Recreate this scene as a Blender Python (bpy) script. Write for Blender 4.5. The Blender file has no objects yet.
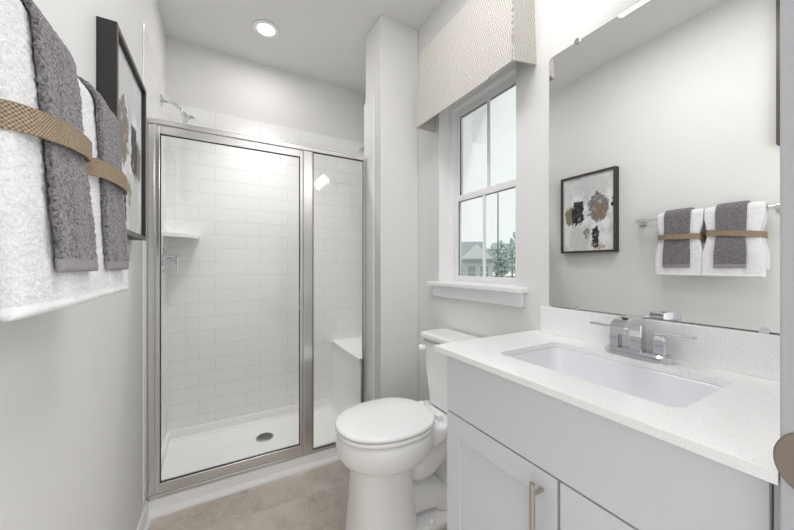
import bpy, bmesh, math, random
from mathutils import Vector, Matrix, noise
random.seed(7)
C = bpy.context.scene.collection
S = bpy.context.scene
R = math.radians
PI = math.pi

# ------------------------------------------------------------------ camera, world, lights, exposure
H = 1.22
cam_d = bpy.data.cameras.new('camera')
cam = bpy.data.objects.new('camera', cam_d); C.objects.link(cam)
cam.location = (0, 0, H)
cam.rotation_euler = (R(90), 0, R(-29.25))
cam_d.sensor_width = 36
cam_d.lens = 315 / 794 * 36
cam_d.shift_y = 1 / 794
cam_d.clip_start = 0.02
S.camera = cam

w = bpy.data.worlds.new('overcast_sky'); S.world = w; w.use_nodes = True
bg = w.node_tree.nodes['Background']
bg.inputs[0].default_value = (0.925, 0.945, 0.945, 1)
bg.inputs[1].default_value = 0.78

def area(name, loc, rot, sx, sy, power, col=(1, 1, 1), spread=180):
    l = bpy.data.lights.new(name, 'AREA'); l.shape = 'RECTANGLE'; l.size = sx; l.size_y = sy
    l.energy = power; l.color = col; l.spread = R(spread)
    o = bpy.data.objects.new(name, l); C.objects.link(o); o.location = loc; o.rotation_euler = rot
    return o
# recessed lamp in the shower ceiling, the bar lamp over the mirror and an added, unseen fill lamp below the room ceiling
area('shower_downlight', (0.255, 2.177, 2.72), (0, 0, 0), 0.11, 0.11, 1.9, (1.0, 0.97, 0.94))
area('shower_downlight_beam', (0.255, 2.177, 2.715), (0, 0, 0), 0.11, 0.11, 2.7, (1.0, 0.98, 0.96), 80)
area('vanity_light', (0.965, 0.42, 2.14), (R(0), R(50), 0), 0.10, 0.45, 1.1, (1.0, 0.95, 0.90))
area('room_ceiling_fill', (0.44, 0.72, 2.72), (0, 0, 0), 0.5, 0.8, 8.2, (1.0, 0.988, 0.985))
# broad soft fill lamps added unseen in the hall behind the doorway the photograph is taken from
area('hall_fill', (1.75, -1.3, 1.2), (R(90), 0, R(45)), 1.7, 2.3, 22, (1.0, 0.99, 0.98))
area('hall_fill', (-1.40, -1.3, 1.2), (R(90), 0, R(-45)), 1.7, 2.3, 3, (1.0, 0.99, 0.98))

S.view_settings.view_transform = 'Standard'
S.view_settings.look = 'None'
S.view_settings.gamma = 1
S.view_settings.use_curve_mapping = False
S.view_settings.exposure = 0.54
S.cycles.max_bounces = 14
S.cycles.diffuse_bounces = 8
S.cycles.glossy_bounces = 6
S.cycles.transparent_max_bounces = 16
S.cycles.sample_clamp_indirect = 4
S.cycles.caustics_reflective = False
S.cycles.use_denoising = True

# ------------------------------------------------------------------ materials
def nmat(name):
    m = bpy.data.materials.new(name); m.use_nodes = True
    nt = m.node_tree; b = nt.nodes['Principled BSDF']
    return m, nt, b
def N(nt, t, **k):
    n = nt.nodes.new(t)
    for a, v in k.items(): setattr(n, a, v)
    return n
def objco(nt): return N(nt, 'ShaderNodeTexCoord').outputs['Object']
def geo(nt): return N(nt, 'ShaderNodeNewGeometry').outputs['Position']
def ramp(nt, fac, stops):
    r = N(nt, 'ShaderNodeValToRGB'); e = r.color_ramp.elements
    e[0].position, e[0].color = stops[0][0], (*stops[0][1], 1)
    e[1].position, e[1].color = stops[1][0], (*stops[1][1], 1)
    for p, c in stops[2:]:
        x = e.new(p); x.color = (*c, 1)
    nt.links.new(fac, r.inputs[0]); return r.outputs[0]
def noi(nt, co, scale, detail=4, rough=.55):
    n = N(nt, 'ShaderNodeTexNoise'); n.inputs['Scale'].default_value = scale
    n.inputs['Detail'].default_value = detail; n.inputs['Roughness'].default_value = rough
    nt.links.new(co, n.inputs['Vector']); return n.outputs['Fac']
def bump(nt, b, h, strength=.2, dist=.002):
    n = N(nt, 'ShaderNodeBump'); n.inputs['Strength'].default_value = strength
    n.inputs['Distance'].default_value = dist
    nt.links.new(h, n.inputs['Height']); nt.links.new(n.outputs[0], b.inputs['Normal'])
def mth(nt, op, a, b=None, c=None):
    n = N(nt, 'ShaderNodeMath', operation=op)
    for i, v in enumerate((a, b, c)):
        if v is None: continue
        if isinstance(v, (int, float)): n.inputs[i].default_value = v
        else: nt.links.new(v, n.inputs[i])
    return n.outputs[0]
def mixc(nt, f, a, b):
    n = N(nt, 'ShaderNodeMix', data_type='RGBA')
    if isinstance(f, (int, float)): n.inputs[0].default_value = f
    else: nt.links.new(f, n.inputs[0])
    for i, v in ((6, a), (7, b)):
        if isinstance(v, tuple): n.inputs[i].default_value = (*v, 1)
        else: nt.links.new(v, n.inputs[i])
    return n.outputs[2]

def simple(name, col, rough=.5, metal=0, coat=0, bs=0, bscale=80, var=0, spec=.5):
    m, nt, b = nmat(name)
    b.inputs['Base Color'].default_value = (*col, 1)
    b.inputs['Roughness'].default_value = rough
    b.inputs['Metallic'].default_value = metal
    b.inputs['Coat Weight'].default_value = coat
    b.inputs['Specular IOR Level'].default_value = spec
    co = objco(nt)
    if var:
        c = ramp(nt, noi(nt, co, 3, 3), [(.35, tuple(x * (1 - var) for x in col)), (.65, tuple(min(1, x * (1 + var)) for x in col))])
        nt.links.new(c, b.inputs['Base Color'])
    if bs: bump(nt, b, noi(nt, co, bscale, 3), bs, .001)
    return m
M = {}
M['paint'] = simple('wall_paint', (.765, .763, .758), .75, bs=.05, bscale=350, var=.008, spec=.25)
M['ceil'] = simple('ceiling_paint', (.76, .76, .765), .85, bs=.05, bscale=300, spec=.2)
M['trim'] = simple('white_trim_paint', (.88, .88, .885), .38, spec=.4)
M['jamb'] = simple('jamb_paint', (.50, .50, .53), .4)
M['pan'] = simple('acrylic', (.91, .91, .90), .25, spec=.4)
M['porcelain'] = simple('porcelain', (.88, .88, .88), .10, coat=.5)
M['plastic'] = simple('seat_plastic', (.90, .90, .90), .18)
M['basin'] = simple('basin_porcelain', (.86, .87, .90), .12, coat=.4)
M['cab'] = simple('cabinet_paint', (.70, .71, .735), .42, spec=.35)
M['cabin'] = simple('cabinet_inside', (.12, .12, .12), .8)
M['chrome'] = simple('chrome', (.70, .71, .73), .05, 1)
M['frame'] = simple('brushed_nickel_frame', (.74, .73, .72), .22, 1)
M['nickel'] = simple('satin_nickel', (.50, .46, .41), .3, 1)
M['bronze'] = simple('strike_metal', (.33, .28, .235), .42, 1)
M['black'] = simple('black_frame', (.022, .020, .020), .45)
M['browned'] = simple('frame_front_edge', (.055, .046, .040), .4)
M['gasket'] = simple('dark_gasket', (.03, .03, .035), .6)
M['drain'] = simple('drain_steel', (.35, .35, .34), .35, 1)
M['mirror'] = simple('mirror_silver', (.90, .905, .895), .0, 1)
M['mirrorback'] = simple('mirror_edge', (.38, .42, .41), .3)
M['vinyl'] = simple('window_vinyl', (.88, .88, .89), .35)
M['siding'] = simple('siding', (.72, .74, .76), .8)  # siding colour lightened to carry the outdoor haze
M['roof'] = simple('roof_shingle', (.42, .44, .48), .9, bs=.3, bscale=6)
M['hpane'] = simple('dark_house_window', (.36, .41, .45), .3)
M['htrim'] = simple('house_trim', (.82, .83, .84), .7)
M['bark'] = simple('bark', (.22, .21, .20), .9)
M['grass'] = simple('lawn', (.33, .38, .30), .95, var=.1)
M['leaf'] = simple('hazed_foliage', (.60, .66, .65), .95, bs=.5, bscale=3, var=.2)  # haze put into the leaf colour as extra paleness
M['pipe'] = simple('utility_pole', (.25, .25, .24), .9)
M['sign'] = simple('backing', (.3, .3, .3), .9)

def emis(name, col, s):
    m, nt, b = nmat(name)
    b.inputs['Base Color'].default_value = (.9, .9, .9, 1)
    b.inputs['Emission Color'].default_value = (*col, 1); b.inputs['Emission Strength'].default_value = s
    return m
M['lamp'] = emis('lamp_lens', (1, .97, .93), 3.0)
M['lampbar'] = emis('lamp_diffuser', (1, .97, .94), 1.3)

def glass(name, tint, ior=1.45, rmax=1.0):
    m = bpy.data.materials.new(name); m.use_nodes = True; nt = m.node_tree; nt.nodes.clear()
    out = N(nt, 'ShaderNodeOutputMaterial'); mx = N(nt, 'ShaderNodeMixShader')
    tr = N(nt, 'ShaderNodeBsdfTransparent'); tr.inputs[0].default_value = (*tint, 1)
    gl = N(nt, 'ShaderNodeBsdfGlossy'); gl.inputs['Roughness'].default_value = 0.0
    gl.inputs[0].default_value = (1, 1, 1, 1)
    fr = N(nt, 'ShaderNodeFresnel'); fr.inputs[0].default_value = ior
    nt.links.new(mth(nt, 'MULTIPLY', fr.outputs[0], rmax), mx.inputs[0])
    nt.links.new(tr.outputs[0], mx.inputs[1]); nt.links.new(gl.outputs[0], mx.inputs[2])
    nt.links.new(mx.outputs[0], out.inputs[0]); return m
M['sglass'] = glass('shower_glass', (.985, .992, .988), 1.4, .8)
M['wglass'] = glass('window_glass', (.93, .952, .946), 1.3, .6)
M['pglass'] = glass('picture_glass', (.99, .99, .99), 1.25, .4)

# subway tile: running bond with a third offset, laid on a plane (u across, z up)
def tile_mat(name, axis, phase):
    m, nt, b = nmat(name); p = N(nt, 'ShaderNodeSeparateXYZ'); nt.links.new(geo(nt), p.inputs[0])
    u = p.outputs[axis]; z = p.outputs['Z']
    rowf = mth(nt, 'DIVIDE', mth(nt, 'SUBTRACT', 2.30, z), .0955)
    row = mth(nt, 'FLOOR', rowf); fz = mth(nt, 'FRACT', rowf)
    odd = mth(nt, 'MODULO', row, 2.0)
    uu = mth(nt, 'ADD', mth(nt, 'ADD', u, 10 * .293 - phase), mth(nt, 'MULTIPLY', odd, .098))
    fu = mth(nt, 'FRACT', mth(nt, 'DIVIDE', uu, .293))
    dz = mth(nt, 'MULTIPLY', mth(nt, 'MINIMUM', fz, mth(nt, 'SUBTRACT', 1.0, fz)), .0955)
    du = mth(nt, 'MULTIPLY', mth(nt, 'MINIMUM', fu, mth(nt, 'SUBTRACT', 1.0, fu)), .293)
    d = mth(nt, 'MINIMUM', dz, du)
    g = ramp(nt, mth(nt, 'MULTIPLY', d, 100), [(.10, (0, 0, 0)), (.17, (1, 1, 1))])
    nt.links.new(mixc(nt, g, (.67, .665, .655), (.885, .884, .88)), b.inputs['Base Color'])
    nt.links.new(mth(nt, 'SUBTRACT', .75, mth(nt, 'MULTIPLY', g, .55)), b.inputs['Roughness'])
    bump(nt, b, g, .35, .0015)
    return m
M['tile_back'] = tile_mat('subway_tile_back', 'X', -.032)
M['tile_side'] = tile_mat('subway_tile_side', 'Y', .12)

def floor_mat():
    m, nt, b = nmat('stone_floor_tile'); p = N(nt, 'ShaderNodeSeparateXYZ'); g0 = geo(nt); nt.links.new(g0, p.inputs[0])
    T = .486
    xf = mth(nt, 'DIVIDE', mth(nt, 'ADD', p.outputs[0], 20 * T - .134), T)
    col = mth(nt, 'FLOOR', xf); fx = mth(nt, 'FRACT', xf)
    odd = mth(nt, 'MODULO', col, 2.0)
    yf = mth(nt, 'DIVIDE', mth(nt, 'ADD', mth(nt, 'ADD', p.outputs[1], 20 * T - 1.695), mth(nt, 'MULTIPLY', odd, T / 2)), T)
    row = mth(nt, 'FLOOR', yf); fy = mth(nt, 'FRACT', yf)
    d = mth(nt, 'MINIMUM', mth(nt, 'MINIMUM', fx, mth(nt, 'SUBTRACT', 1.0, fx)), mth(nt, 'MINIMUM', fy, mth(nt, 'SUBTRACT', 1.0, fy)))
    g = ramp(nt, d, [(.004, (0, 0, 0)), (.007, (1, 1, 1))])
    # vary the stone per tile by shifting the texture space
    cx = N(nt, 'ShaderNodeCombineXYZ'); nt.links.new(mth(nt, 'MULTIPLY', col, 3.7), cx.inputs[0]); nt.links.new(mth(nt, 'MULTIPLY', row, 5.3), cx.inputs[1])
    va = N(nt, 'ShaderNodeVectorMath', operation='ADD'); nt.links.new(g0, va.inputs[0]); nt.links.new(cx.outputs[0], va.inputs[1])
    n1 = noi(nt, va.outputs[0], 3.5, 8, .62)
    n2 = N(nt, 'ShaderNodeTexNoise'); n2.inputs['Scale'].default_value = 6; n2.inputs['Detail'].default_value = 6
    n2.inputs['Distortion'].default_value = 1.6; nt.links.new(va.outputs[0], n2.inputs['Vector'])
    c1 = ramp(nt, n1, [(.32, (.47, .41, .355)), (.68, (.76, .69, .62)), (.5, (.64, .575, .51))])
    c2 = ramp(nt, n2.outputs['Fac'], [(.47, (0, 0, 0)), (.53, (0, 0, 0)), (.5, (.5, .5, .5))])
    st = mixc(nt, mth(nt, 'MULTIPLY', c2, .8), c1, (.83, .78, .72))
    nt.links.new(mixc(nt, g, (.66, .63, .59), st), b.inputs['Base Color'])
    b.inputs['Roughness'].default_value = .38
    bump(nt, b, g, .3, .002)
    return m
M['floor'] = floor_mat()

def quartz():
    m, nt, b = nmat('speckled_quartz'); co = objco(nt)
    v = N(nt, 'ShaderNodeTexVoronoi'); v.inputs['Scale'].default_value = 210; nt.links.new(co, v.inputs['Vector'])
    s = N(nt, 'ShaderNodeSeparateColor'); nt.links.new(v.outputs['Color'], s.inputs[0])
    pick = mth(nt, 'GREATER_THAN', s.outputs[0], .90)
    dot = mth(nt, 'MULTIPLY', mth(nt, 'LESS_THAN', v.outputs['Distance'], .30), pick)
    base = ramp(nt, noi(nt, co, 260, 2), [(.35, (.885, .883, .882)), (.65, (.94, .938, .937))])
    nt.links.new(mixc(nt, mth(nt, 'MULTIPLY', dot, .6), base, (.62, .60, .58)), b.inputs['Base Color'])
    b.inputs['Roughness'].default_value = .16; return m
M['quartz'] = quartz()

def terry(name, c0, c1, sc):
    m, nt, b = nmat(name); co = objco(nt)
    n = noi(nt, co, sc, 3, .7)
    nt.links.new(ramp(nt, n, [(.34, c0), (.62, c1)]), b.inputs['Base Color'])
    b.inputs['Roughness'].default_value = 1; b.inputs['Specular IOR Level'].default_value = .1
    b.inputs['Sheen Weight'].default_value = .35; b.inputs['Sheen Roughness'].default_value = .5
    bump(nt, b, n, .9, .004); return m
M['white_terry'] = terry('white_terry', (.78, .78, .81), (.93, .93, .94), 260)
M['grey_terry'] = terry('grey_terry', (.045, .04, .05), (.31, .29, .315), 260)
M['grey_hem'] = simple('grey_hem', (.30, .28, .30), .9, bs=.4, bscale=400)
M['white_hem'] = simple('white_hem', (.90, .90, .91), .9, bs=.3, bscale=500)

def burlap():
    m, nt, b = nmat('burlap'); uv = N(nt, 'ShaderNodeUVMap').outputs[0]
    p = N(nt, 'ShaderNodeSeparateXYZ'); nt.links.new(uv, p.inputs[0])
    a = mth(nt, 'SINE', mth(nt, 'MULTIPLY', p.outputs[0], 2 * PI * 200))
    c = mth(nt, 'SINE', mth(nt, 'MULTIPLY', p.outputs[1], 2 * PI * 200))
    wv = mth(nt, 'ADD', mth(nt, 'MULTIPLY', mth(nt, 'MULTIPLY', a, c), .25), .5)
    n = noi(nt, objco(nt), 350, 3, .7)
    f = mth(nt, 'ADD', mth(nt, 'MULTIPLY', wv, .6), mth(nt, 'MULTIPLY', n, .4))
    nt.links.new(ramp(nt, f, [(.34, (.10, .068, .042)), (.66, (.50, .40, .28)), (.5, (.30, .225, .15))]), b.inputs['Base Color'])
    b.inputs['Roughness'].default_value = .95; bump(nt, b, f, .8, .002); return m
M['burlap'] = burlap()

def valance_fabric():
    m, nt, b = nmat('woven_flame_stripe'); p = N(nt, 'ShaderNodeSeparateXYZ'); g = objco(nt); nt.links.new(g, p.inputs[0])
    y = mth(nt, 'ADD', mth(nt, 'ADD', p.outputs[1], p.outputs[0]), 5)
    z = p.outputs[2]
    col = mth(nt, 'MULTIPLY', y, 24)
    tri = mth(nt, 'ABSOLUTE', mth(nt, 'SUBTRACT', mth(nt, 'FRACT', col), .5))
    jag = mth(nt, 'MULTIPLY', noi(nt, g, 30, 2), 1.8)
    tz = mth(nt, 'ABSOLUTE', mth(nt, 'SUBTRACT', mth(nt, 'FRACT', mth(nt, 'MULTIPLY', z, 15)), .5))
    ph = mth(nt, 'ADD', mth(nt, 'ADD', mth(nt, 'MULTIPLY', y, 105), mth(nt, 'MULTIPLY', tz, 2.6)), jag)
    s = mth(nt, 'ADD', mth(nt, 'MULTIPLY', mth(nt, 'SINE', mth(nt, 'MULTIPLY', ph, 2 * PI)), .5), .5)
    c = ramp(nt, s, [(.3, (.42, .39, .35)), (.7, (.70, .68, .65))])
    nt.links.new(c, b.inputs['Base Color']); b.inputs['Roughness'].default_value = .95
    bump(nt, b, noi(nt, g, 900, 2), .3, .001); return m
M['valance'] = valance_fabric()

def art_mat():
    m, nt, b = nmat('abstract_painting'); uv = N(nt, 'ShaderNodeUVMap').outputs[0]
    dn = N(nt, 'ShaderNodeTexNoise'); dn.inputs['Scale'].default_value = 11; dn.inputs['Detail'].default_value = 8; dn.inputs['Roughness'].default_value = .7
    nt.links.new(uv, dn.inputs['Vector'])
    sub = N(nt, 'ShaderNodeVectorMath', operation='SUBTRACT'); nt.links.new(dn.outputs['Color'], sub.inputs[0]); sub.inputs[1].default_value = (.5, .5, .5)
    scl = N(nt, 'ShaderNodeVectorMath', operation='SCALE'); nt.links.new(sub.outputs[0], scl.inputs[0]); scl.inputs['Scale'].default_value = .27
    add = N(nt, 'ShaderNodeVectorMath', operation='ADD'); nt.links.new(uv, add.inputs[0]); nt.links.new(scl.outputs[0], add.inputs[1])
    p = N(nt, 'ShaderNodeSeparateXYZ'); nt.links.new(add.outputs[0], p.inputs[0]); u, v = p.outputs[0], p.outputs[1]
    def ell(cu, cv, ru, rv, soft=.12):
        a = mth(nt, 'POWER', mth(nt, 'DIVIDE', mth(nt, 'SUBTRACT', u, cu), ru), 2)
        c = mth(nt, 'POWER', mth(nt, 'DIVIDE', mth(nt, 'SUBTRACT', v, cv), rv), 2)
        d = mth(nt, 'ADD', a, c)
        n = N(nt, 'ShaderNodeMapRange'); nt.links.new(d, n.inputs[0])
        n.inputs[1].default_value = 1 - soft; n.inputs[2].default_value = 1 + soft
        n.inputs[3].default_value = 1; n.inputs[4].default_value = 0; return n.outputs[0]
    col = ramp(nt, noi(nt, uv, 5, 6, .65), [(.35, (.55, .56, .58)), (.62, (.86, .86, .87)), (.48, (.78, .79, .81))])
    for (e, c, k) in [((.62, .86, .36, .13, .5), (.50, .51, .53), .7), ((.27, .86, .20, .12, .5), (.58, .60, .62), .6),
                      ((.35, .17, .22, .19, .4), (.55, .56, .54), .75), ((.62, .86, .10, .10, .5), (.62, .60, .57), .6),
                      ((.72, .56, .19, .19, .12), (.17, .15, .135), .95), ((.75, .50, .08, .10, .5), (.26, .18, .10), .8),
                      ((.70, .74, .04, .04, .3), (.16, .15, .14), .9),
                      ((.15, .49, .10, .125, .1), (.20, .165, .10), .95), ((.31, .52, .125, .17, .08), (.016, .017, .022), 1),
                      ((.50, .235, .055, .075, .15), (.25, .235, .18), .95), ((.66, .16, .065, .15, .1), (.015, .015, .018), 1),
                      ((.77, .045, .06, .035, .3), (.48, .34, .27), .9), ((.985, .60, .03, .05, .2), (.03, .03, .03), 1)]:
        col = mixc(nt, mth(nt, 'MULTIPLY', ell(*e), k), col, c)
    streak = ramp(nt, noi(nt, add.outputs[0], 16, 5, .7), [(.56, (0, 0, 0)), (.66, (.75, .75, .75))])
    col = mixc(nt, streak, col, (.80, .80, .80))
    nt.links.new(col, b.inputs['Base Color']); b.inputs['Roughness'].default_value = .6; return m
M['art'] = art_mat()

# ------------------------------------------------------------------ helpers
def obj(name, bm, mat, parent=None, smooth=False, loc=None, mods=None):
    me = bpy.data.meshes.new(name)
    bmesh.ops.recalc_face_normals(bm, faces=bm.faces)
    for f in bm.faces: f.smooth = smooth
    bm.to_mesh(me); bm.free()
    for mm in (mat if isinstance(mat, list) else [mat]): me.materials.append(mm)
    o = bpy.data.objects.new(name, me); C.objects.link(o)
    if parent:
        o.parent = parent
        o.matrix_parent_inverse = Matrix.Translation(-world_loc(parent))
    if smooth == 'auto' or smooth is True:
        md = o.modifiers.new('wn', 'WEIGHTED_NORMAL'); md.keep_sharp = True
    return o
def world_loc(o):
    v = Vector(o.location)
    p = o.parent
    while p: v = v + Vector(p.location) if False else v; p = p.parent
    return v
def tag(o, label=None, cat=None, group=None, kind=None):
    if label: o['label'] = label
    if cat: o['category'] = cat
    if group: o['group'] = group
    if kind: o['kind'] = kind
    return o
def thing(name, label, cat, loc=(0, 0, 0), group=None):
    o = bpy.data.objects.new(name, None); C.objects.link(o); o.location = loc; o.empty_display_size = .05
    return tag(o, label, cat, group)
def box(bm, x0, x1, y0, y1, z0, z1, bev=0, seg=2):
    r = bmesh.ops.create_cube(bm, size=1); vs = r['verts']
    for v in vs:
        v.co = Vector((x0 + (v.co.x + .5) * (x1 - x0), y0 + (v.co.y + .5) * (y1 - y0), z0 + (v.co.z + .5) * (z1 - z0)))
    if bev:
        es = set(e for v in vs for e in v.link_edges)
        bmesh.ops.bevel(bm, geom=list(es), offset=bev, segments=seg, profile=.5, affect='EDGES')
    return bm
def bx(*a, **k): return box(bmesh.new(), *a, **k)
def cyl(bm, p0, p1, r0, r1=None, n=24, caps=True):
    p0, p1 = Vector(p0), Vector(p1); r1 = r0 if r1 is None else r1
    d = (p1 - p0); q = d.to_track_quat('Z', 'Y').to_matrix()
    a = [bm.verts.new(p0 + q @ Vector((r0 * math.cos(t), r0 * math.sin(t), 0))) for t in [2 * PI * i / n for i in range(n)]]
    b = [bm.verts.new(p1 + q @ Vector((r1 * math.cos(t), r1 * math.sin(t), 0))) for t in [2 * PI * i / n for i in range(n)]]
    for i in range(n): bm.faces.new((a[i], a[(i + 1) % n], b[(i + 1) % n], b[i]))
    if caps: bm.faces.new(a[::-1]); bm.faces.new(b)
    return bm
def loft(bm, rings, cap0=True, cap1=True):
    vr = [[bm.verts.new(p) for p in r] for r in rings]; n = len(vr[0])
    for a, b in zip(vr, vr[1:]):
        for i in range(n): bm.faces.new((a[i], a[(i + 1) % n], b[(i + 1) % n], b[i]))
    if cap0: bm.faces.new(vr[0][::-1])
    if cap1: bm.faces.new(vr[-1])
    return vr
def tube(bm, pts, r, n=14):
    pts = [Vector(p) for p in pts]; rings = []
    for i, p in enumerate(pts):
        t = (pts[min(i + 1, len(pts) - 1)] - pts[max(i - 1, 0)]).normalized()
        q = t.to_track_quat('Z', 'Y').to_matrix(); rr = r[i] if isinstance(r, (list, tuple)) else r
        rings.append([p + q @ Vector((rr * math.cos(2 * PI * k / n), rr * math.sin(2 * PI * k / n), 0)) for k in range(n)])
    loft(bm, rings); return bm
def rrect(cx, cy, hx, hy, r, n=6):
    pts = []
    for (sx, sy, a0) in ((1, 1, 0), (-1, 1, 90), (-1, -1, 180), (1, -1, 270)):
        for i in range(n + 1):
            a = R(a0 + 90 * i / n); pts.append((cx + sx * (hx - r) + r * math.cos(a), cy + sy * (hy - r) + r * math.sin(a)))
    return pts
def smoothmod(o, levels=2):
    s = o.modifiers.new('s', 'SUBSURF'); s.levels = levels; s.render_levels = levels; return o
def struct(name, bm, mat, parent=None, **k):
    o = obj(name, bm, mat, parent, **k)
    if not parent: o['kind'] = 'structure'
    return o

# ------------------------------------------------------------------ the setting
XL, XR, YB, ZC = -.315, 1.116, 2.57, 2.743
YF = .11            # room face of the front wall
struct('floor', bx(-.45, 1.27, -2.4, 2.7, -.12, 0), M['floor'])
struct('ceiling', bx(-.45, 1.27, -.02, 2.7, ZC, ZC + .1), M['ceil'])
wl = struct('wall_left', bx(XL - .12, XL, -.02, 2.7, 0, ZC), M['paint'])
wb = struct('wall_back', bx(XL, 1.266, YB, 2.7, 0, ZC), M['paint'])
bm = bmesh.new()
WY0, WY1, WZ0, WZ1 = .935, 1.49, 1.118, 2.17
box(bm, XR, XR + .15, -.02, WY0, 0, ZC); box(bm, XR, XR + .15, WY1, YB, 0, ZC)
box(bm, XR, XR + .15, WY0, WY1, 0, WZ0); box(bm, XR, XR + .15, WY0, WY1, WZ1, ZC)
wr = struct('wall_right', bm, M['paint'])
stub = struct('wall_stub', bx(.845, XR, 1.708, 1.94, 0, ZC, bev=.006, seg=3), M['paint'])
bm = bmesh.new()
box(bm, .632, XR, -.005, YF, 0, ZC); box(bm, XL, -.28, -.005, YF, 0, ZC); box(bm, -.28, .632, -.005, YF, 2.28, ZC)
struct('wall_front', bm, M['paint'])
# tile inside the shower
struct('tile_cladding', bx(XL, XL + .006, 1.845, YB, .12, 2.345, bev=.003), M['tile_side'], wl)
struct('tile_cladding', bx(XL + .006, XR - .016, YB - .012, YB, .12, 2.30), M['tile_back'], wb)
struct('tile_cladding', bx(XR - .016, XR, 1.952, YB - .012, .12, 2.30), M['tile_side'], wr)
bm = bx(.839, .845, 1.80, 1.952, .10, 2.30, bev=.002); box(bm, .845, XR - .016, 1.94, 1.952, .12, 2.30)
struct('tile_cladding', bm, M['tile_side'], stub)
# baseboards
def baseboard(name, x0, x1, y0, y1, axis):
    bm = bmesh.new()
    prof = [(0, 0), (.024, 0), (.024, .010), (.019, .018), (.013, .020), (.013, .075), (.008, .088), (0, .090)]
    if axis == 'L': rings = [[(x0 + a, y, b) for a, b in prof] for y in (y0, y1)]
    if axis == 'R': rings = [[(x0 - a, y, b) for a, b in prof] for y in (y0, y1)]
    if axis == 'B': rings = [[(x, y0 - a, b) for a, b in prof] for x in (x0, x1)]
    loft(bm, rings); return struct(name, bm, M['trim'])
baseboard('baseboard_left', XL, 0, YF, 1.915, 'L')
baseboard('baseboard_right', XR, 0, .83, 1.708, 'R')
baseboard('baseboard_back', .842, XR - .024, 1.708, 0, 'B')
# door frame with strike plate
d1 = thing('door_1', None, None, (.62, .05, 0)); d1['kind'] = 'structure'
obj('jamb', bx(.612, .632, -.02, .1105, 0, 2.26, bev=.003, seg=3), M['jamb'], d1)
obj('jamb', bx(-.28, -.26, -.02, .1105, 0, 2.26, bev=.003), M['jamb'], d1)
obj('head_jamb', bx(-.26, .612, -.02, .1105, 2.26, 2.28, bev=.003), M['jamb'], d1)
bm = bmesh.new()
pts = [(.055, .944), (.085, .942)] + [(.085 + .0305 * math.cos(R(a)), .982 + .0385 * math.sin(R(a))) for a in range(-80, 81, 8)] + [(.085, 1.022), (.055, 1.020)]
loft(bm, [[(.6125, y, z) for y, z in pts], [(.6105, y, z) for y, z in pts], [(.6096, .08 + (y - .08) * .96, .982 + (z - .982) * .97) for y, z in pts]])
o = obj('strike_plate', bm, M['bronze'], d1); o['label'] = 'rounded bronze strike plate'

# window
w1 = thing('window_1', None, None, (1.19, 1.2125, WZ0)); w1['kind'] = 'structure'
xo = 1.19
bm = bmesh.new()
for a in ((WY0, WY0 + .03, WZ0, WZ1), (WY1 - .03, WY1, WZ0, WZ1), (WY0 + .03, WY1 - .03, WZ1 - .035, WZ1), (WY0 + .03, WY1 - .03, WZ0, WZ0 + .018)):
    box(bm, xo, xo + .07, *a, bev=.003)
obj('window_frame', bm, M['vinyl'], w1)
def sash(x, y0, y1, z0, z1, st, rb, rt):
    bm = bmesh.new()
    box(bm, x, x + .028, y0, y0 + st, z0, z1, bev=.004); box(bm, x, x + .028, y1 - st, y1, z0, z1, bev=.004)
    box(bm, x, x + .028, y0 + st - .004, y1 - st + .004, z0, z0 + rb, bev=.004); box(bm, x, x + .028, y0 + st - .004, y1 - st + .004, z1 - rt, z1, bev=.004)
    s = obj('sash', bm, M['vinyl'], w1)
    g = obj('pane', bx(x + .012, x + .015, y0 + st - .003, y1 - st + .003, z0 + rb - .003, z1 - rt + .003), M['wglass'], s)
    yc = (y0 + y1) / 2
    obj('muntin', bx(x + .004, x + .0115, yc - .008, yc + .009, z0 + rb, z1 - rt), M['vinyl'], s)
    bm = bmesh.new(); b = .0015
    for q in ((y0 + st - b, y0 + st + b, z0 + rb, z1 - rt), (y1 - st - b, y1 - st + b, z0 + rb, z1 - rt), (y0 + st, y1 - st, z1 - rt - b, z1 - rt + b)):
        box(bm, x + .006, x + .012, *q)
    obj('gasket', bm, M['gasket'], s)
sash(1.195, WY0 + .03, WY1 - .03, WZ0 + .018, 1.625, .045, .028, .035)
sash(1.226, WY0 + .03, WY1 - .03, 1.60, WZ1 - .035, .022, .03, .04)
bm = bmesh.new()
box(bm, XR + .0005, xo, WY1 - .004, WY1 - .0002, WZ0 + .012, WZ1 - .0002); box(bm, XR + .0005, xo, WY0 + .0002, WY0 + .004, WZ0 + .012, WZ1 - .0002); box(bm, XR + .0005, xo, WY0 + .004, WY1 - .004, WZ1 - .004, WZ1 - .0002)
obj('lit_reveal', bm, M['trim'], w1)  # white sheet added over the drywall return; window light put into its colour
# stool and apron
bm = bx(XR, xo + .01, WY0 + .0005, WY1 - .0005, WZ0 - .001, WZ0 + .012)
box(bm, XR - .045, XR - .0002, .872, 1.555, WZ0 - .012, WZ0 + .012, bev=.006, seg=3)
obj('window_sill', bm, M['trim'], w1)
bm = bx(XR - .018, XR, .895, 1.53, WZ0 - .072, WZ0 - .0125, bev=.004)
obj('apron', bm, M['trim'], w1)

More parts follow.
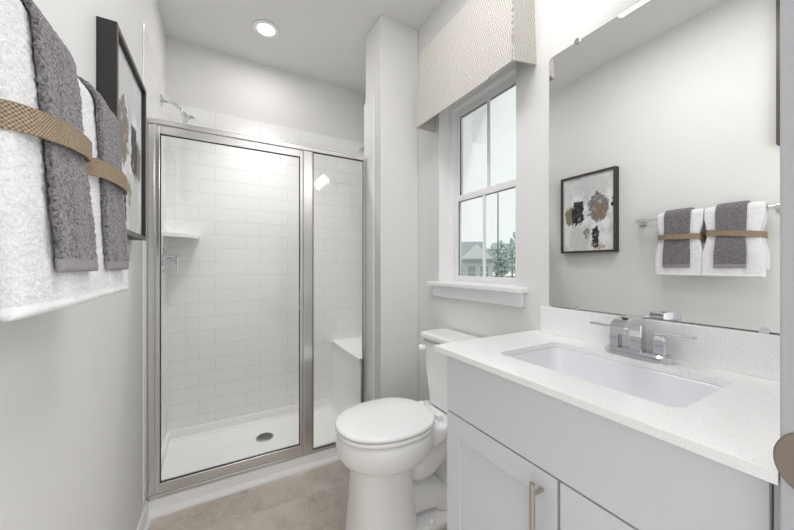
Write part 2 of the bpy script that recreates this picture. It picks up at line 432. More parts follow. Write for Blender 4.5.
# ------------------------------------------------------------------ outdoors beyond the window
struct('ground', bx(3, 90, -30, 90, -2.4, -2.3), M['grass'])
def ray(px, dist): # horizontal place along a bearing seen through the window
    a = R(29.25) + math.atan((px - 397) / 315); return Vector((dist * math.sin(a), dist * math.cos(a), 0))
hp = ray(474, 34)
h = thing('house', 'pale sided house with a white gable and dark windows across the way', 'house', (hp.x, hp.y, -2.3))
ang = math.atan2(-hp.x, -hp.y)   # facing the bathroom
T = Matrix.Translation((hp.x, hp.y, 0)) @ Matrix.Rotation(-math.atan2(hp.x, hp.y), 4, 'Z')
def hbox(x0, x1, y0, y1, z0, z1): b = bx(x0, x1, y0, y1, z0, z1); b.transform(T); return b
obj('wall', hbox(-4.6, 1.9, 0, 6, -2.3, 1.9), M['siding'], h)
bm = bmesh.new()
loft(bm, [[(-5.0, -.4, 1.85), (2.1, -.4, 1.85), (.9, 3, 4.0), (-5.0, 3, 4.0)], [(-5.0, 6.4, 1.8), (2.1, 6.4, 1.8), (.9, 3.1, 4.0), (-5.0, 3.1, 4.0)]]); bm.transform(T)
obj('roof', bm, M['roof'], h)
bm = bmesh.new(); loft(bm, [[(-1.4, -.6, 1.95), (1.9, -.6, 1.95), (.25, -.6, 3.5)], [(-1.4, 2.6, 1.95), (1.9, 2.6, 1.95), (.25, 2.6, 3.5)]]); bm.transform(T)
obj('gable', bm, M['htrim'], h)
bm = hbox(-2.5, 2.1, -.7, -.35, 1.78, 1.98); obj('porch_beam', bm, M['roof'], h)
for k in range(4):
    x = -3.2 + k * 1.28
    f = obj('window', hbox(x, x + .8, -.05, .02, -.1, 1.2), M['hpane'], h)
    bm = bmesh.new()
    for q in ((x - .08, x, -.12, 1.28), (x + .8, x + .88, -.12, 1.28), (x, x + .8, 1.2, 1.28), (x, x + .8, .52, .58)):
        box(bm, q[0], q[1], -.09, -.05, q[2], q[3])
    bm.transform(T); obj('window_trim', bm, M['htrim'], f)
def tree(px, dist, top, rad, label):
    p = ray(px, dist); t = thing('tree', label, 'tree', (p.x, p.y, -2.3), 'trees beyond the bathroom window')
    bm = bmesh.new(); tube(bm, [(p.x, p.y, -2.3), (p.x + .1, p.y, 0), (p.x, p.y, top * .7)], [.22, .15, .05], 8)
    obj('trunk', bm, M['bark'], t)
    bm = bmesh.new()
    rnd = random.Random(px)
    for k in range(420):
        a, e = rnd.uniform(0, 2 * PI), rnd.uniform(-1, 1); q = rnd.random() ** .4
        c = Vector((p.x + rad * q * math.cos(a) * math.sqrt(1 - e * e), p.y + rad * q * math.sin(a) * math.sqrt(1 - e * e), (top + .2) / 2 + (top + 1.4) / 2 * q * e * .95))
        s = rnd.uniform(.14, .36)
        r = bmesh.ops.create_icosphere(bm, subdivisions=1, radius=s)
        for v in r['verts']: v.co = v.co * rnd.uniform(.7, 1.3) + c
    obj('foliage', bm, M['leaf'], t)
tree(496, 66, 5.4, 1.7, 'bare grey-green tree just right of the pale house')
tree(501, 56, 5.0, 1.5, 'tallest grey-green tree in the middle of the tree line')
tree(512, 80, 6.8, 2.6, 'wide grey-green tree before the right window edge')
tree(522, 50, 6.0, 1.9, 'rightmost grey-green tree behind the window jamb')
pp = ray(498, 24); bm = cyl(bmesh.new(), (pp.x, pp.y, -2.3), (pp.x, pp.y, 7.2), .06, .04, 8)
tag(obj('utility_pole', bm, M['pipe']), 'thin dark pole standing outside among the trees', 'pole')

# ------------------------------------------------------------------ shower
# pan with curb
bm = bmesh.new()
x0, x1 = XL + .0005, .8385
rings = []
prof = [(1.899, 0), (1.897, .010), (1.902, .019), (1.911, .024), (1.9195, .026), (1.9215, .068), (1.924, .077), (1.930, .081)]
inner = [(1.99, .081), (2.0, .078), (2.008, .055), (2.02, .048), (2.33, .040), (2.50, .048), (2.53, .056), (2.545, .075), (2.553, .12), (2.5575, .128), (2.5575, 0)]
# front curb spans to stub, basin goes to the bench
loft(bm, [[(x, y, z) for y, z in prof + inner] for x in (x0, .8145)])
box(bm, .8147, .8385, 1.9215, 1.9515, 0, .081)
box(bm, x0, x0 + .02, 1.995, 2.557, .04, .12, bev=.006)
pan = obj('shower_pan', bm, M['pan']); tag(pan, 'white acrylic shower base with a raised curb at the floor', 'shower base')
# bench
b = thing('shower_bench', 'white shower bench in the right end behind the fixed glass', 'bench', (.95, 2.25, 0))
obj('bench_body', bx(.8152, XR - .0165, 1.953, 2.5575, 0, .575, bev=.004), M['pan'], b)
obj('bench_top', bx(.806, XR - .0165, 1.953, 2.5575, .577, .602, bev=.004), M['pan'], b)
# drain
dr = thing('shower_drain', 'round steel drain grate set in the white shower floor', 'drain', (.265, 2.335, .042))
bm = bmesh.new(); n = 32
R1 = [[(.265 + r * math.cos(2 * PI * k / n), 2.335 + r * math.sin(2 * PI * k / n), z) for k in range(n)] for r, z in ((.056, .038), (.056, .045), (.052, .048), (.045, .047), (.044, .043))]
loft(bm, R1); obj('rim', bm, M['drain'], dr)
bm = bmesh.new()
for rr, cnt in ((.012, 6), (.024, 12), (.036, 18)):
    for k in range(cnt):
        a = 2 * PI * k / cnt; cyl(bm, (.265 + rr * math.cos(a), 2.335 + rr * math.sin(a), .0425), (.265 + rr * math.cos(a), 2.335 + rr * math.sin(a), .0440), .0036, n=8)
obj('grate_holes', bm, M['gasket'], dr)
# enclosure
YE = 1.935   # middle of the frame, set by fitting header and track to the curb
Y0, Y1 = 1.921, 1.950
e = thing('shower_enclosure', 'framed glass shower front with a metal header on the white curb', 'shower enclosure', (.26, YE, .08))
ZT = 1.942
obj('header_rail', bx(XL + .006, .8385, Y0 - .004, Y1 + .004, ZT - .028, ZT, bev=.004), M['frame'], e)
obj('bottom_track', bx(XL + .006, .8385, Y0 - .002, Y1 + .002, .0815, .100, bev=.003), M['frame'], e)
obj('wall_jamb', bx(XL + .0065, XL + .034, Y0, Y1, .1005, ZT - .0285, bev=.003), M['frame'], e)
obj('wall_jamb', bx(.8380 - .015, .8380, Y0, Y1, .1005, ZT - .0285, bev=.003), M['frame'], e)
obj('post', bx(.432, .487, Y0 - .002, Y1, .1005, ZT - .0285, bev=.004), M['frame'], e)
dx0, dx1, dz0, dz1 = XL + .037, .430, .106, ZT - .032
door = bmesh.new(); st = .018
box(door, dx0, dx0 + st, Y0 - .004, Y1 - .006, dz0, dz1, bev=.003); box(door, dx1 - st, dx1, Y0 - .004, Y1 - .006, dz0, dz1, bev=.003)
box(door, dx0 + st - .002, dx1 - st + .002, Y0 - .004, Y1 - .006, dz0, dz0 + .047, bev=.003); box(door, dx0 + st - .002, dx1 - st + .002, Y0 - .004, Y1 - .006, dz1 - .040, dz1, bev=.003)
door = obj('door', door, M['frame'], e)
def glazed(x0, x1, z0, z1, par, y=YE - .004):
    obj('glass', bx(x0 - .004, x1 + .004, y - .0025, y + .0025, z0 - .004, z1 + .004), M['sglass'], par)
    bm = bmesh.new(); g = .004
    for q in ((x0, x0 + g, z0, z1), (x1 - g, x1, z0, z1), (x0 + g, x1 - g, z0, z0 + g), (x0 + g, x1 - g, z1 - g, z1)):
        box(bm, q[0], q[1], y - .009, y - .003, q[2], q[3])
    obj('gasket', bm, M['gasket'], par)
glazed(dx0 + st, dx1 - st, dz0 + .047, dz1 - .040, door)
fp = obj('fixed_panel_bead', bx(.4875, .4895, Y0, Y1, .101, ZT - .029), M['frame'], e)
glazed(.490, .8225, .101, ZT - .029, fp)
bm = bx(.407, .417, Y0 - .030, Y0 - .022, .965, 1.06, bev=.002); box(bm, .405, .412, Y0 - .022, Y0 - .0035, .970, .980); box(bm, .405, .412, Y0 - .022, Y0 - .0035, 1.045, 1.055)
obj('handle', bm, M['frame'], door)
# shower head
sh = thing('shower_fixture', 'chrome shower head on a bent arm high on the left tile', 'shower head', (XL + .012, 2.32, 2.19))
xw = XL + .006
bm = bmesh.new(); cyl(bm, (xw, 2.32, 2.205), (xw + .006, 2.32, 2.205), .034, .032); cyl(bm, (xw + .006, 2.32, 2.205), (xw + .016, 2.32, 2.205), .016, .012); obj('wall_flange', bm, M['chrome'], sh, smooth=False)
bm = bmesh.new(); tube(bm, [(xw + .01, 2.32, 2.205), (xw + .045, 2.32, 2.206), (xw + .07, 2.31, 2.196), (xw + .095, 2.295, 2.165), (xw + .115, 2.285, 2.135)], .009); obj('arm', bm, M['chrome'], sh, smooth=True)
bm = bmesh.new(); dd = Vector((.55, -.28, -.72)).normalized(); p = Vector((xw + .11, 2.288, 2.14))
cyl(bm, p, p + dd * .03, .015, .015); cyl(bm, p + dd * .03, p + dd * .055, .018, .034); cyl(bm, p + dd * .055, p + dd * .080, .037, .037)
obj('spray_head', bm, M['chrome'], sh)
sh = thing('body_sprayer', 'small chrome body spray at the right end above the header', 'shower head', (.86, 1.953, 2.02))
bm = bmesh.new(); cyl(bm, (.868, 1.952, 2.05), (.868, 1.957, 2.05), .022); obj('wall_flange', bm, M['chrome'], sh)
bm = bmesh.new(); tube(bm, [(.868, 1.955, 2.05), (.862, 1.975, 2.045), (.855, 1.99, 2.03)], .008); cyl(bm, (.855, 1.99, 2.03), (.838, 2.0, 1.995), .012, .024); obj('spray_head', bm, M['chrome'], sh)
# valve
v = thing('shower_valve', 'chrome shower valve with a lever on the left tiled wall', 'shower valve', (xw, 2.42, 1.26))
bm = cyl(bmesh.new(), (xw, 2.42, 1.258), (xw + .006, 2.42, 1.258), .075, .072, 32); obj('trim_plate', bm, M['chrome'], v)
bm = cyl(bmesh.new(), (xw + .006, 2.42, 1.27), (xw + .075, 2.42, 1.27), .02, .017); obj('cartridge', bm, M['chrome'], v)
bm = bx(xw + .062, xw + .076, 2.40, 2.43, 1.185, 1.275, bev=.004); obj('lever', bm, M['chrome'], v)
# corner shelf
bm = bmesh.new()
pl = [(xw, 2.558), (xw + .185, 2.558)] + [(xw + .185 * math.cos(R(a)), 2.558 - .185 * math.sin(R(a)) * .9) for a in range(8, 90, 8)] + [(xw, 2.558 - .167)]
loft(bm, [[(x, y, 1.405) for x, y in pl], [(x, y, 1.425) for x, y in pl]])
tag(obj('corner_shelf', bm, M['pan']), 'white ceramic shelf in the left back corner of the shower', 'shelf')
# ceiling light in the shower
cl = thing('recessed_light', 'round lit recessed light in the ceiling over the shower', 'ceiling light', (.255, 2.177, ZC))
bm = bmesh.new(); n = 40
loft(bm, [[(.255 + r * math.cos(2 * PI * k / n), 2.177 + r * math.sin(2 * PI * k / n), z) for k in range(n)] for r, z in ((.080, ZC), (.078, ZC - .005), (.056, ZC - .009), (.052, ZC - .004), (.052, ZC - .001))])
obj('trim_ring', bm, M['trim'], cl, smooth=True)
obj('lens', cyl(bmesh.new(), (.255, 2.177, ZC - .0015), (.255, 2.177, ZC - .006), .051, n=32), M['lamp'], cl)

# ------------------------------------------------------------------ toilet
TY = 1.29
def oval(xf, xb, hw, z, n=48, egg=.0, ex=2.0, yc=TY):
    pts = []; cx = (xf + xb) / 2; a = (xb - xf) / 2
    for k in range(n):
        t = 2 * PI * k / n; c, s = math.cos(t), math.sin(t)
        c = math.copysign(abs(c) ** (2 / ex), c); s = math.copysign(abs(s) ** (2 / ex), s)
        pts.append((cx + a * c, yc + hw * s * (1 + egg * c), z))
    return pts
t = thing('toilet', 'white two-piece toilet with closed lid between shower and vanity', 'toilet', (.75, TY, 0))
bm = bmesh.new()
P = [(0, .480, .80, .150, 2.6), (.02, .478, .80, .152, 2.6), (.10, .488, .79, .147, 2.6), (.20, .498, .775, .142, 2.6), (.32, .503, .77, .138, 2.5), (.345, .500, .78, .140, 2.4),
     (.357, .488, .83, .150, 2.2), (.369, .464, .86, .170, 2.1), (.388, .447, .88, .184, 2.05), (.412, .437, .895, .193, 2.05), (.44, .433, .90, .196, 2.05), (.475, .434, .90, .194, 2.05), (.486, .444, .90, .186, 2.05), (.4885, .455, .89, .175, 2.05)]
loft(bm, [oval(xf, xb, hw, z, egg=.04, ex=ex) for z, xf, xb, hw, ex in P])
# deck under the tank
rg = lambda x, hw, z0, z1: [(x, TY + y, (z0 + z1) / 2 + z) for y, z in rrect(0, 0, hw, (z1 - z0) / 2, .02, 4)]
loft(bm, [rg(.80, .150, .40, .487), rg(.92, .150, .43, .487), rg(1.09, .150, .44, .487)])
# trapway and rear body
def blob(cs, n=28):
    loft(bm, [[(x + .18 * r * math.sin(2 * PI * k / n), TY + w_ * math.cos(2 * PI * k / n), max(0, z + r * math.sin(2 * PI * k / n))) for k in range(n)] for x, z, r, w_ in cs])
blob([(.74, .36, .09, .12), (.80, .335, .125, .13), (.86, .33, .13, .125), (.92, .35, .115, .12), (.98, .385, .085, .115), (1.04, .41, .06, .11)])
blob([(.70, .12, .08, .08), (.80, .13, .085, .085), (.90, .12, .075, .09), (.94, .09, .07, .11), (.99, .085, .065, .115), (1.03, .08, .05, .10)])
blob([(.97, .10, .09, .09), (.98, .20, .10, .09), (.985, .30, .10, .10)])
loft(bm, [[(x, y, z) for x, y in rrect(.865, TY, .185 - i, .135 - i, .06, 6)] for z, i in ((0, 0), (.04, .002), (.052, .012))])
bowl = obj('bowl', bm, M['porcelain'], t, smooth=True)
# seat & lid
def lidshape(z, k, n=64):
    pts = []
    for i in range(n):
        a = 2 * PI * i / n; c, s = math.cos(a), math.sin(a)
        if c < 0: x = .665 + (.232 - k) * c
        else: x = .665 + (.225 - k) * (abs(c) ** .72)
        hw = (.193 - k) * (math.copysign(abs(s) ** .92, s))
        pts.append((x, TY + hw * (1 - .10 * max(0, c) ** 2), z))
    return pts
bm = bmesh.new(); loft(bm, [lidshape(z, k) for z, k in ((.491, .008), (.493, .002), (.499, 0), (.507, .001), (.510, .006))]); obj('seat', bm, M['plastic'], t, smooth=True)
bm = bmesh.new(); loft(bm, [lidshape(z, k) for z, k in ((.5135, .009), (.5155, .002), (.521, 0), (.5275, .003), (.5315, .010), (.5345, .03), (.536, .07), (.5365, .12))]); obj('lid', bm, M['plastic'], t, smooth=True)
for s in (-1, 1):
    obj('hinge', bx(.895, .925, TY + s * .075 - .02, TY + s * .075 + .02, .4885, .515, bev=.007, seg=3), M['plastic'], t, smooth=True)
# tank
def tk(z, xf, hw, yc, r=.03): return [(x, y, z) for x, y in rrect((xf + 1.098) / 2, yc, (1.098 - xf) / 2, hw, r, 6)]
TC = 1.245
bm = bmesh.new(); loft(bm, [tk(z, xf, hw, TC) for z, xf, hw in ((.489, .978, .140), (.50, .968, .146), (.62, .958, .158), (.80, .948, .170), (.838, .945, .172))]); obj('tank', bm, M['porcelain'], t, smooth=True)
bm = bmesh.new(); loft(bm, [tk(z, xf, hw, TC, r) for z, xf, hw, r in ((.8385, .940, .175, .03), (.842, .932, .183, .035), (.862, .932, .183, .035), (.870, .938, .178, .035), (.872, .952, .165, .035))]); obj('tank_lid', bm, M['porcelain'], t, smooth=True)
bm = cyl(bmesh.new(), (.947, 1.385, .79), (.928, 1.392, .79), .013, .013, 20); cyl(bm, (.93, 1.391, .79), (.915, 1.397, .79), .015, .012, 20); obj('flush_lever', bm, M['plastic'], t)
bm = bmesh.new(); r = bmesh.ops.create_uvsphere(bm, u_segments=16, v_segments=8, radius=.016)
for q in r['verts']: q.co = Vector((q.co.x + .84, q.co.y + TY - .115, max(.05, q.co.z + .056)))
obj('bolt_cap', bm, M['plastic'], t, smooth=True)

# ------------------------------------------------------------------ vanity
VY0, VY1, VXF = .116, .811, .64
ZB = .944
v = thing('vanity_cabinet', 'light grey shaker vanity cabinet beneath the white quartz countertop', 'cabinet', (.88, .46, 0))
bm = bmesh.new()
box(bm, .66, 1.098, VY1 - .018, VY1, 0, ZB - .0005); box(bm, .66, 1.098, VY0, VY0 + .018, 0, ZB - .0005)
box(bm, .66, .675, VY0 + .018, VY1 - .018, .10, .74); box(bm, 1.085, 1.098, VY0 + .018, VY1 - .018, .0, .80)
box(bm, .675, 1.085, VY0 + .018, VY1 - .018, .10, .118); box(bm, .66, .675, VY0 + .018, VY1 - .018, .74, ZB - .001)
obj('body', bm, M['cab'], v)
obj('toe_kick', bx(.71, .722, VY0 + .018, VY1 - .018, 0, .10), M['cab'], v)
obj('filler', bx(.650, .66, VY0 - .002, VY0 + .006, .10, ZB - .006), M['cab'], v)
obj('false_front', bx(VXF, .6595, VY0 + .008, VY1, .757, ZB - .013, bev=.0015), M['cab'], v)
def cab_door(y0, y1, hy):
    z0, z1 = .112, .752; fw = .062
    bm = bmesh.new()
    for q in ((y0, y0 + fw, z0, z1), (y1 - fw, y1, z0, z1)): box(bm, VXF, .6595, *q, bev=.0012)
    for q in ((y0 + fw - .0005, y1 - fw + .0005, z0, z0 + fw), (y0 + fw - .0005, y1 - fw + .0005, z1 - fw, z1)): box(bm, VXF, .6595, *q, bev=.0012)
    d = obj('door', bm, M['cab'], v)
    obj('panel', bx(VXF + .009, .656, y0 + fw - .003, y1 - fw + .003, z0 + fw - .003, z1 - fw + .003), M['cab'], d)
    bm = cyl(bmesh.new(), (.607, hy, .575), (.607, hy, .735), .0062, n=20)
    for z in (.60, .71): cyl(bm, (.607, hy, z), (VXF, hy, z), .0048, n=16)
    obj('handle', bm, M['nickel'], d)
cab_door(.430, VY1, .466)
cab_door(VY0 + .008, .422, .156)
# countertop with an opening
def plate_with_hole(x0, x1, y0, y1, z0, z1, hole, bev=.0):
    bm = bmesh.new()
    outer = [(x0, y0), (x1, y0), (x1, y1), (x0, y1)]
    def loop(pts, z):
        vs = [bm.verts.new((x, y, z)) for x, y in pts]; return vs, [bm.edges.new((vs[i], vs[(i + 1) % len(vs)])) for i in range(len(vs))]
    vo, eo = loop(outer, z1); vi, ei = loop(hole, z1)
    r = bmesh.ops.triangle_fill(bm, edges=eo + ei, use_beauty=True)
    vo2, eo2 = loop(outer, z0); vi2, ei2 = loop(hole, z0)
    bmesh.ops.triangle_fill(bm, edges=eo2 + ei2, use_beauty=True)
    for a, b in ((vo, vo2), (vi, vi2)):
        for i in range(len(a)): bm.faces.new((a[i], a[(i + 1) % len(a)], b[(i + 1) % len(a)], b[i]))
    return bm
hx, hy = (.722, 1.004), (.246, .678)
hole = rrect(sum(hx) / 2, sum(hy) / 2, (hx[1] - hx[0]) / 2, (hy[1] - hy[0]) / 2, .03, 8)
ct = obj('countertop', plate_with_hole(.611, XR - .0005, .1115, .843, ZB, .96, hole), M['quartz'])
tag(ct, 'speckled white quartz countertop with a cut-out for the sink', 'countertop')
obj('backsplash', bx(XR - .022, XR - .0005, .1115, .803, .9602, 1.063, bev=.0015), M['quartz'], ct)
# undermount sink
def srr(i, z, r): return [(x, y, z) for x, y in rrect(sum(hx) / 2, sum(hy) / 2, (hx[1] - hx[0]) / 2 + i, (hy[1] - hy[0]) / 2 + i, r, 8)]
sk = thing('sink', 'white rectangular undermount sink in the quartz countertop', 'sink', (.8665, .459, .80))
bm = bmesh.new()
loft(bm, [srr(.025, .9435, .04), srr(.001, .9435, .03), srr(-.002, .938, .03), srr(-.012, .86, .035), srr(-.025, .832, .045), srr(-.06, .822, .05), srr(-.11, .819, .02)], cap0=False)
rr = loft(bm, [srr(.025, .9435, .04), srr(.022, .915, .04), srr(.006, .90, .04), srr(-.005, .82, .04), srr(-.05, .81, .05)], cap0=False)
obj('basin', bm, M['basin'], sk, smooth=True)
obj('sink_drain', cyl(bmesh.new(), (.8665, .459, .8192), (.8665, .459, .822), .022, .020, 24), M['chrome'], sk)
# faucet
fa = thing('faucet', 'chrome two-handle bathroom faucet behind the sink', 'faucet', (1.045, .455, .96))
FX, FY = 1.043, .452
bm = bmesh.new(); loft(bm, [[(x, y, z) for x, y in rrect(FX, FY, .028 - i, 0.083 - i, .026 - i, 6)] for z, i in ((.9602, 0), (.974, .001), (.980, .006))]); obj('base_plate', bm, M['chrome'], fa)
obj('spout_column', bx(FX - .014, FX + .014, FY - .017, FY + .017, .978, 1.055, bev=.003), M['chrome'], fa)
bm = bmesh.new()
sp = [(FX + .016, 1.054, 1.078), (FX - .02, 1.054, 1.078), (FX - .06, 1.054, 1.077), (FX - .090, 1.050, 1.073), (FX - .104, 1.043, 1.066), (FX - .111, 1.036, 1.055)]
loft(bm, [[(x, FY - .018, z0), (x, FY + .018, z0), (x, FY + .018, z1), (x, FY - .018, z1)] for x, z0, z1 in sp]); bmesh.ops.bevel(bm, geom=bm.edges[:], offset=.0015, segments=1, affect='EDGES')
obj('spout', bm, M['chrome'], fa)
for s in (1, -1):
    y = FY + s * .056
    hb = obj('handle_column', bx(FX - .013, FX + .013, y - .013, y + .013, .978, 1.030, bev=.003), M['chrome'], fa)
    bm = bx(-.009, .009, -.012, .072, -.0035, .0035, bev=.0015); bm.transform(Matrix.Translation((FX, y, 1.036)) @ Matrix.Rotation(R(0 if s > 0 else 180), 4, 'Z') @ Matrix.Rotation(R(2), 4, 'X'))
    obj('lever', bm, M['chrome'], hb)
# mirror
MY0, MY1, MZ0, MZ1 = .13, .777, 1.0655, 2.022
mi = thing('mirror', 'large frameless wall mirror resting on the backsplash', 'mirror', (XR, .45, MZ0))
def mp(i, x): return [(x, y, z) for y, z in rrect((MY0 + MY1) / 2, (MZ0 + MZ1) / 2, (MY1 - MY0) / 2 - i, (MZ1 - MZ0) / 2 - i, .012, 5)]
bm = bmesh.new(); loft(bm, [mp(0, XR - .0005), mp(0, XR - .005)], cap1=True); obj('backing', bm, M['mirrorback'], mi)
bm = bmesh.new(); loft(bm, [mp(0.0005, XR - .0051), mp(.0015, XR - .0063)])
for q in bm.verts:
    if q.co.x < XR - .006: q.co.x -= .003 * (MY1 - q.co.y)   # the sheet sits a hair off the wall at its near end
obj('reflective_glass', bm, M['mirror'], mi)
for y, z, s in ((.665, MZ1, 1), (.25, MZ1, 1), (.668, MZ0, -1), (.222, MZ0, -1)):
    bm = cyl(bmesh.new(), (XR - .012, y, z - .002 * s), (XR - .0085, y, z - .002 * s), .009, .009, 16)
    obj('clip', bm, M['chrome'], mi)
# light over the mirror
vl = thing('vanity_light', 'lit bar light fixed above the mirror', 'wall light', (XR, .46, 2.15))
obj('back_plate', bx(XR - .022, XR - .0005, .36, .56, 2.13, 2.23, bev=.004), M['chrome'], vl)
obj('arm', bx(XR - .098, XR - .022, .42, .46, 2.165, 2.185, bev=.002), M['chrome'], vl)
obj('diffuser', bx(XR - .128, XR - .098, .28, .585, 2.090, 2.19, bev=.006, seg=3), M['lampbar'], vl)

# ------------------------------------------------------------------ pictures
def picture(y0, y1, z0, z1, label, art):
    p = thing('framed_picture', label, 'picture', (XL, (y0 + y1) / 2, z0))
    xf, bw = XL + .045, .016
    bm = bmesh.new()
    for q in ((y0, y0 + bw, z0, z1), (y1 - bw, y1, z0, z1), (y0 + bw, y1 - bw, z0, z0 + bw), (y0 + bw, y1 - bw, z1 - bw, z1)): box(bm, XL + .0005, xf, *q)
    obj('frame', bm, M['black'], p)
    bm = bmesh.new(); k = .004
    for q in ((y0, y0 + bw, z0, z1), (y1 - bw, y1, z0, z1), (y0 + bw, y1 - bw, z0, z0 + bw), (y0 + bw, y1 - bw, z1 - bw, z1)): box(bm, xf + .0002, xf + .002, *q)
    o = obj('frame_face', bm, M['browned'], p); o['label'] = 'dark brown front face of the frame'
    bm = bmesh.new(); b = bw
    vs = [bm.verts.new(c) for c in ((xf - .012, y1 - b, z0 + b), (xf - .012, y0 + b, z0 + b), (xf - .012, y0 + b, z1 - b), (xf - .012, y1 - b, z1 - b))]
    f = bm.faces.new(vs); uvl = bm.loops.layers.uv.new('UVMap')
    for l, c in zip(f.loops, ((0, 0), (1, 0), (1, 1), (0, 1))): l[uvl].uv = c
    g = bmesh.ops.extrude_face_region(bm, geom=[f])
    for q in g['geom']:
        if isinstance(q, bmesh.types.BMVert): q.co.x -= .006
    obj('artwork', bm, art, p)
picture(1.222, 1.645, 1.325, 1.945, 'black framed abstract painting hanging between towels and shower', M['art'])
M['darkart'] = simple('dark_print', (.10, .10, .11), .7, var=.4)
picture(.20, .468, 1.845, 2.66, 'tall black framed picture above the towels, seen only in the mirror', M['darkart'])

# ------------------------------------------------------------------ towels
BX, BZ = XL + .072, 1.522
tb = thing('towel_bar', 'brushed metal towel bar on the left wall holding the towels', 'towel bar', (XL, .76, BZ))
obj('bar', bx(BX - .007, BX + .007, .452, 1.072, BZ - .007, BZ + .007, bev=.002), M['frame'], tb)
for y in (.452, 1.072):
    bm = bx(XL + .0005, XL + .010, y - .022, y + .022, BZ - .022, BZ + .022, bev=.003); box(bm, XL + .0095, BX + .010, y - .011, y + .011, BZ - .011, BZ + .011, bev=.002)
    obj('bracket', bm, M['frame'], tb)

def strip_mesh(name, yc, path, width, thick, mats, amp, freq, hem, seed, ny=60, nt=5, parent=None, fold=0.0):
    """sweep a soft rounded cross-section (across Y) along a path of (x,z) points; width(s), thick(s) by fraction"""
    # resample path
    P = [Vector((x, 0, z)) for x, z in path]; L = [0]
    for a, b in zip(P, P[1:]): L.append(L[-1] + (b - a).length)
    tot = L[-1]; ns = int(tot / .0028)
    def at(s):
        for i in range(len(L) - 1):
            if s <= L[i + 1] + 1e-9:
                f = (s - L[i]) / (L[i + 1] - L[i] + 1e-12); return P[i].lerp(P[i + 1], f)
        return P[-1]
    rings = []; bm = bmesh.new()
    for i in range(ns + 1):
        s = tot * i / ns; c = at(s); tan = (at(min(tot, s + .004)) - at(max(0, s - .004))).normalized()
        nrm = Vector((tan.z, 0, -tan.x))      # outward (front on the front leg, up on top)
        if i == 0: endk = .55
        elif i == 1: endk = .85
        elif i == ns: endk = .55
        elif i == ns - 1: endk = .85
        else: endk = 1
        wd, th = width(s / tot, c.z), thick * endk
        ring = []
        # cross-section: front row then back row
        for j in range(ny + 1):
            v = -1 + 2 * j / ny; pr = (1 - abs(v) ** 8) ** (1 / 3) if abs(v) < 1 else 0
            ring.append((v, pr))
        for j in range(ny - 1, 0, -1):
            v = -1 + 2 * j / ny; pr = (1 - abs(v) ** 8) ** (1 / 3)
            ring.append((v, -pr))
        pts = []
        for v, pr in ring:
            y = yc + v * wd / 2
            base = c + nrm * (th / 2 * pr)
            wav = fold * math.sin(v * 5.1 + seed) * max(0, (1.5 - c.z) / .4) + fold * .5 * math.sin(v * 11 + seed * 2) * max(0, (1.5 - c.z) / .4)
            p = Vector((base.x, y, base.z)) + nrm * wav
            m = 1.0
            if hem and c.z < hem[1] and (hem[0] < c.z): m = .25
            if pr > 0 or abs(v) == 1 or True:
                q = p * freq
                d = noise.noise(q) * .6 + noise.noise(q * 2.1) * .4
                d2 = noise.noise(p * 22) * .5
                dirn = (nrm * (1 if pr >= 0 else -1) + Vector((0, v, 0)) * (1 if abs(v) > .93 else 0)).normalized()
                p = p + dirn * (d * amp * m + d2 * amp * 1.2)
            pts.append(p)
        rings.append(pts)
    loft(bm, rings)
    o = obj(name, bm, mats, parent, smooth=False)
    for f in o.data.polygons:
        f.use_smooth = True
        if len(mats) > 1 and hem and hem[0] < f.center.z < hem[1]: f.material_index = 1
    return o

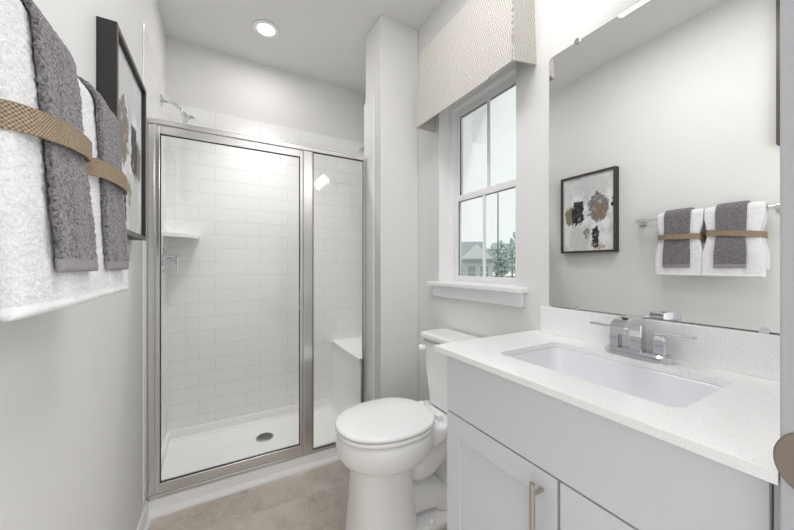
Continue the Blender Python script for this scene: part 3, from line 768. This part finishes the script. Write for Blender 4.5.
def upath(rad, zf, zb, lean):
    pts = []
    for k in range(13):
        f = k / 12; z = zf + (BZ - zf) * f
        pts.append((BX + rad + lean * (1 - f) ** 1.0, z))
    for a in range(10, 180, 10): pts.append((BX + rad * math.cos(R(a)), BZ + rad * math.sin(R(a))))
    for k in range(7):
        f = k / 6; pts.append((BX - rad, BZ + (zb - BZ) * f))
    return pts
def wprof(w, pinch, zt=1.40):
    def f(s, z):
        if z > zt: k = min(1, (z - zt) / .10)
        else: k = min(1, (zt - z) / .13)
        k = k * k * (3 - 2 * k)
        return w * (1 - pinch * (1 - k)) * (1.0 + (.035 if z < zt else 0) * k)
    return f
def ring_band(yc, hw, xf, xb, z, hgt, tilt, label, grp):
    bm = bmesh.new(); uvl = bm.loops.layers.uv.new('UVMap')
    def pt(t, off):
        # rounded loop round the towels: t in 0..1
        pl = rrect((xf + xb) / 2, yc, (xf - xb) / 2 + off, hw + off, .022, 10); m = len(pl); k = t * m
        a, b = Vector(pl[int(k) % m]), Vector(pl[(int(k) + 1) % m]); return a.lerp(b, k - int(k))
    n = 132; rows = 10; outer = []; inner = []
    for i in range(n):
        t = i / n; a = pt(t, .0022); b = pt(t, 0.0); zt = (a.y - yc) * tilt
        q = max(0, 1 - abs(a.y - yc) / hw); bulge = (-.010 + .013 * min(1, q / .55)) if a.x > (xf + xb) / 2 else 0
        wr = .0012 * noise.noise(Vector((a.x * 60, a.y * 60, 1)))
        outer.append([bm.verts.new((a.x + bulge + wr, a.y, z + zt - hgt / 2 + hgt * r / rows + .0015 * noise.noise(Vector((a.y * 90, r, 3))) * (r in (0, rows)))) for r in range(rows + 1)])
        inner.append([bm.verts.new((b.x + bulge + wr, b.y, z + zt - hgt / 2 + hgt * r / rows)) for r in range(rows + 1)])
    al = [0]
    for i in range(n): al.append(al[-1] + (outer[(i + 1) % n][0].co - outer[i][0].co).length)
    for i in range(n):
        j = (i + 1) % n
        for r in range(rows):
            f = bm.faces.new((outer[i][r], outer[j][r], outer[j][r + 1], outer[i][r + 1]))
            for l, c in zip(f.loops, ((al[i], r / rows * hgt), (al[i + 1], r / rows * hgt), (al[i + 1], (r + 1) / rows * hgt), (al[i], (r + 1) / rows * hgt))): l[uvl].uv = c
            bm.faces.new((inner[i][r], inner[i][r + 1], inner[j][r + 1], inner[j][r]))
        for r in (0, rows): bm.faces.new((outer[i][r], inner[i][r], inner[j][r], outer[j][r]))
    o = obj('burlap_band', bm, M['burlap'])
    return tag(o, label, 'ribbon', grp)
specs = [(.611, .238, 0, 'nearest the camera at the left', 'nearest'), (.843, .224, 1, 'farther one, beside the painting', 'farther')]
for (yc, wd, k, where, adj) in specs:
    o = strip_mesh('bath_towel', yc, upath(.021, 1.162, 1.20, .028 if k == 0 else .020), wprof(wd, .13), .031, [M['white_terry'], M['white_hem']], .0030, 150, (1.166, 1.176), 1.3 + k, ny=70, fold=.003)
    tag(o, 'white terry bath towel folded over the bar, %s' % where, 'towel', 'white bath towels on the towel bar')
    yg = yc + (.004 if k == 0 else .004)
    o = strip_mesh('hand_towel', yg, upath(.0435, 1.212, 1.40, .024 if k == 0 else .015), wprof(.122 if k == 0 else .128, .05), .011, [M['grey_terry'], M['grey_hem']], .0032, 170, (1.205, 1.228), 2.1 + k, ny=54, fold=.0025)
    tag(o, 'grey terry hand towel draped over the %s white bath towel' % ('nearest' if k == 0 else 'farther'), 'towel', 'grey hand towels on the towel bar')
    ring_band(yc, wd / 2 * .87 + .003, BX + .062, XL + .001, 1.397, .031, .12 if k == 0 else .02, 'tan burlap band tied round the %s pair of towels' % adj, 'burlap bands around the towels')

# ------------------------------------------------------------------ valance
va = thing('window_valance', 'cream patterned fabric box valance above the window', 'valance', (XR, 1.17, 2.02))
y0, y1, z0, z1, xf = .846, 1.530, 2.014, 2.435, .992
bm = bmesh.new()
def vx(z, a, b): return a + (b - a) * (z - z0) / (z1 - z0)
nz = 24
def sheet(pf, n, th):
    for (off) in (0, th):
        pass
# front: main board and an inverted kick pleat near the near end; slight flare at the hem
def front_pts(z):
    f = (z - z0) / (z1 - z0); fl = .010 * (1 - f)
    e0, e1 = y0 + .006 * f, y1 - .022 * f
    outer = [(xf - fl, e0), (xf - fl, e0 + .12)]
    outer += [(xf - fl * .6 + .004, e0 + .124), (xf - fl * .6 + .003, e0 + .30), (xf - fl, e1)]
    return outer
rings = []
for i in range(nz + 1):
    z = z0 + (z1 - z0) * i / nz
    o_ = front_pts(z)
    rings.append([(x, y, z + (.0 if k else 0)) for k, (x, y) in enumerate(o_)] + [(x + .004, y, z) for x, y in reversed(o_)])
loft(bm, rings); obj('front_panel', bm, M['valance'], va)
for s, ye, fl in ((0, y0, .006), (1, y1, -.022)):
    bm = bmesh.new(); rings = []
    for i in range(nz + 1):
        z = z0 + (z1 - z0) * i / nz; f = i / nz; y = ye + fl * f - (.006 * (1 - f) if s == 0 else 0); xx = xf - .010 * (1 - f) + .0045
        a, b = (y, y + .004) if s == 0 else (y - .004, y)
        rings.append([(xx, a, z), (XR - .0005, a - (.004 * (1 - f) if s == 0 else 0), z + .022 * (1 - f) * (s == 0)), (XR - .0005, b, z + .022 * (1 - f) * (s == 0)), (xx, b, z)])
    loft(bm, rings); obj('side_return', bm, M['valance'], va)
obj('mounting_board', bx(xf + .006, XR - .0005, y0 + .012, y1 - .028, z1 - .022, z1 - .003), M['trim'], va)
obj('mounting_bracket', bx(XR - .07, XR - .0005, y1 - .06, y1 - .045, z1 - .08, z1 - .022), M['frame'], va)
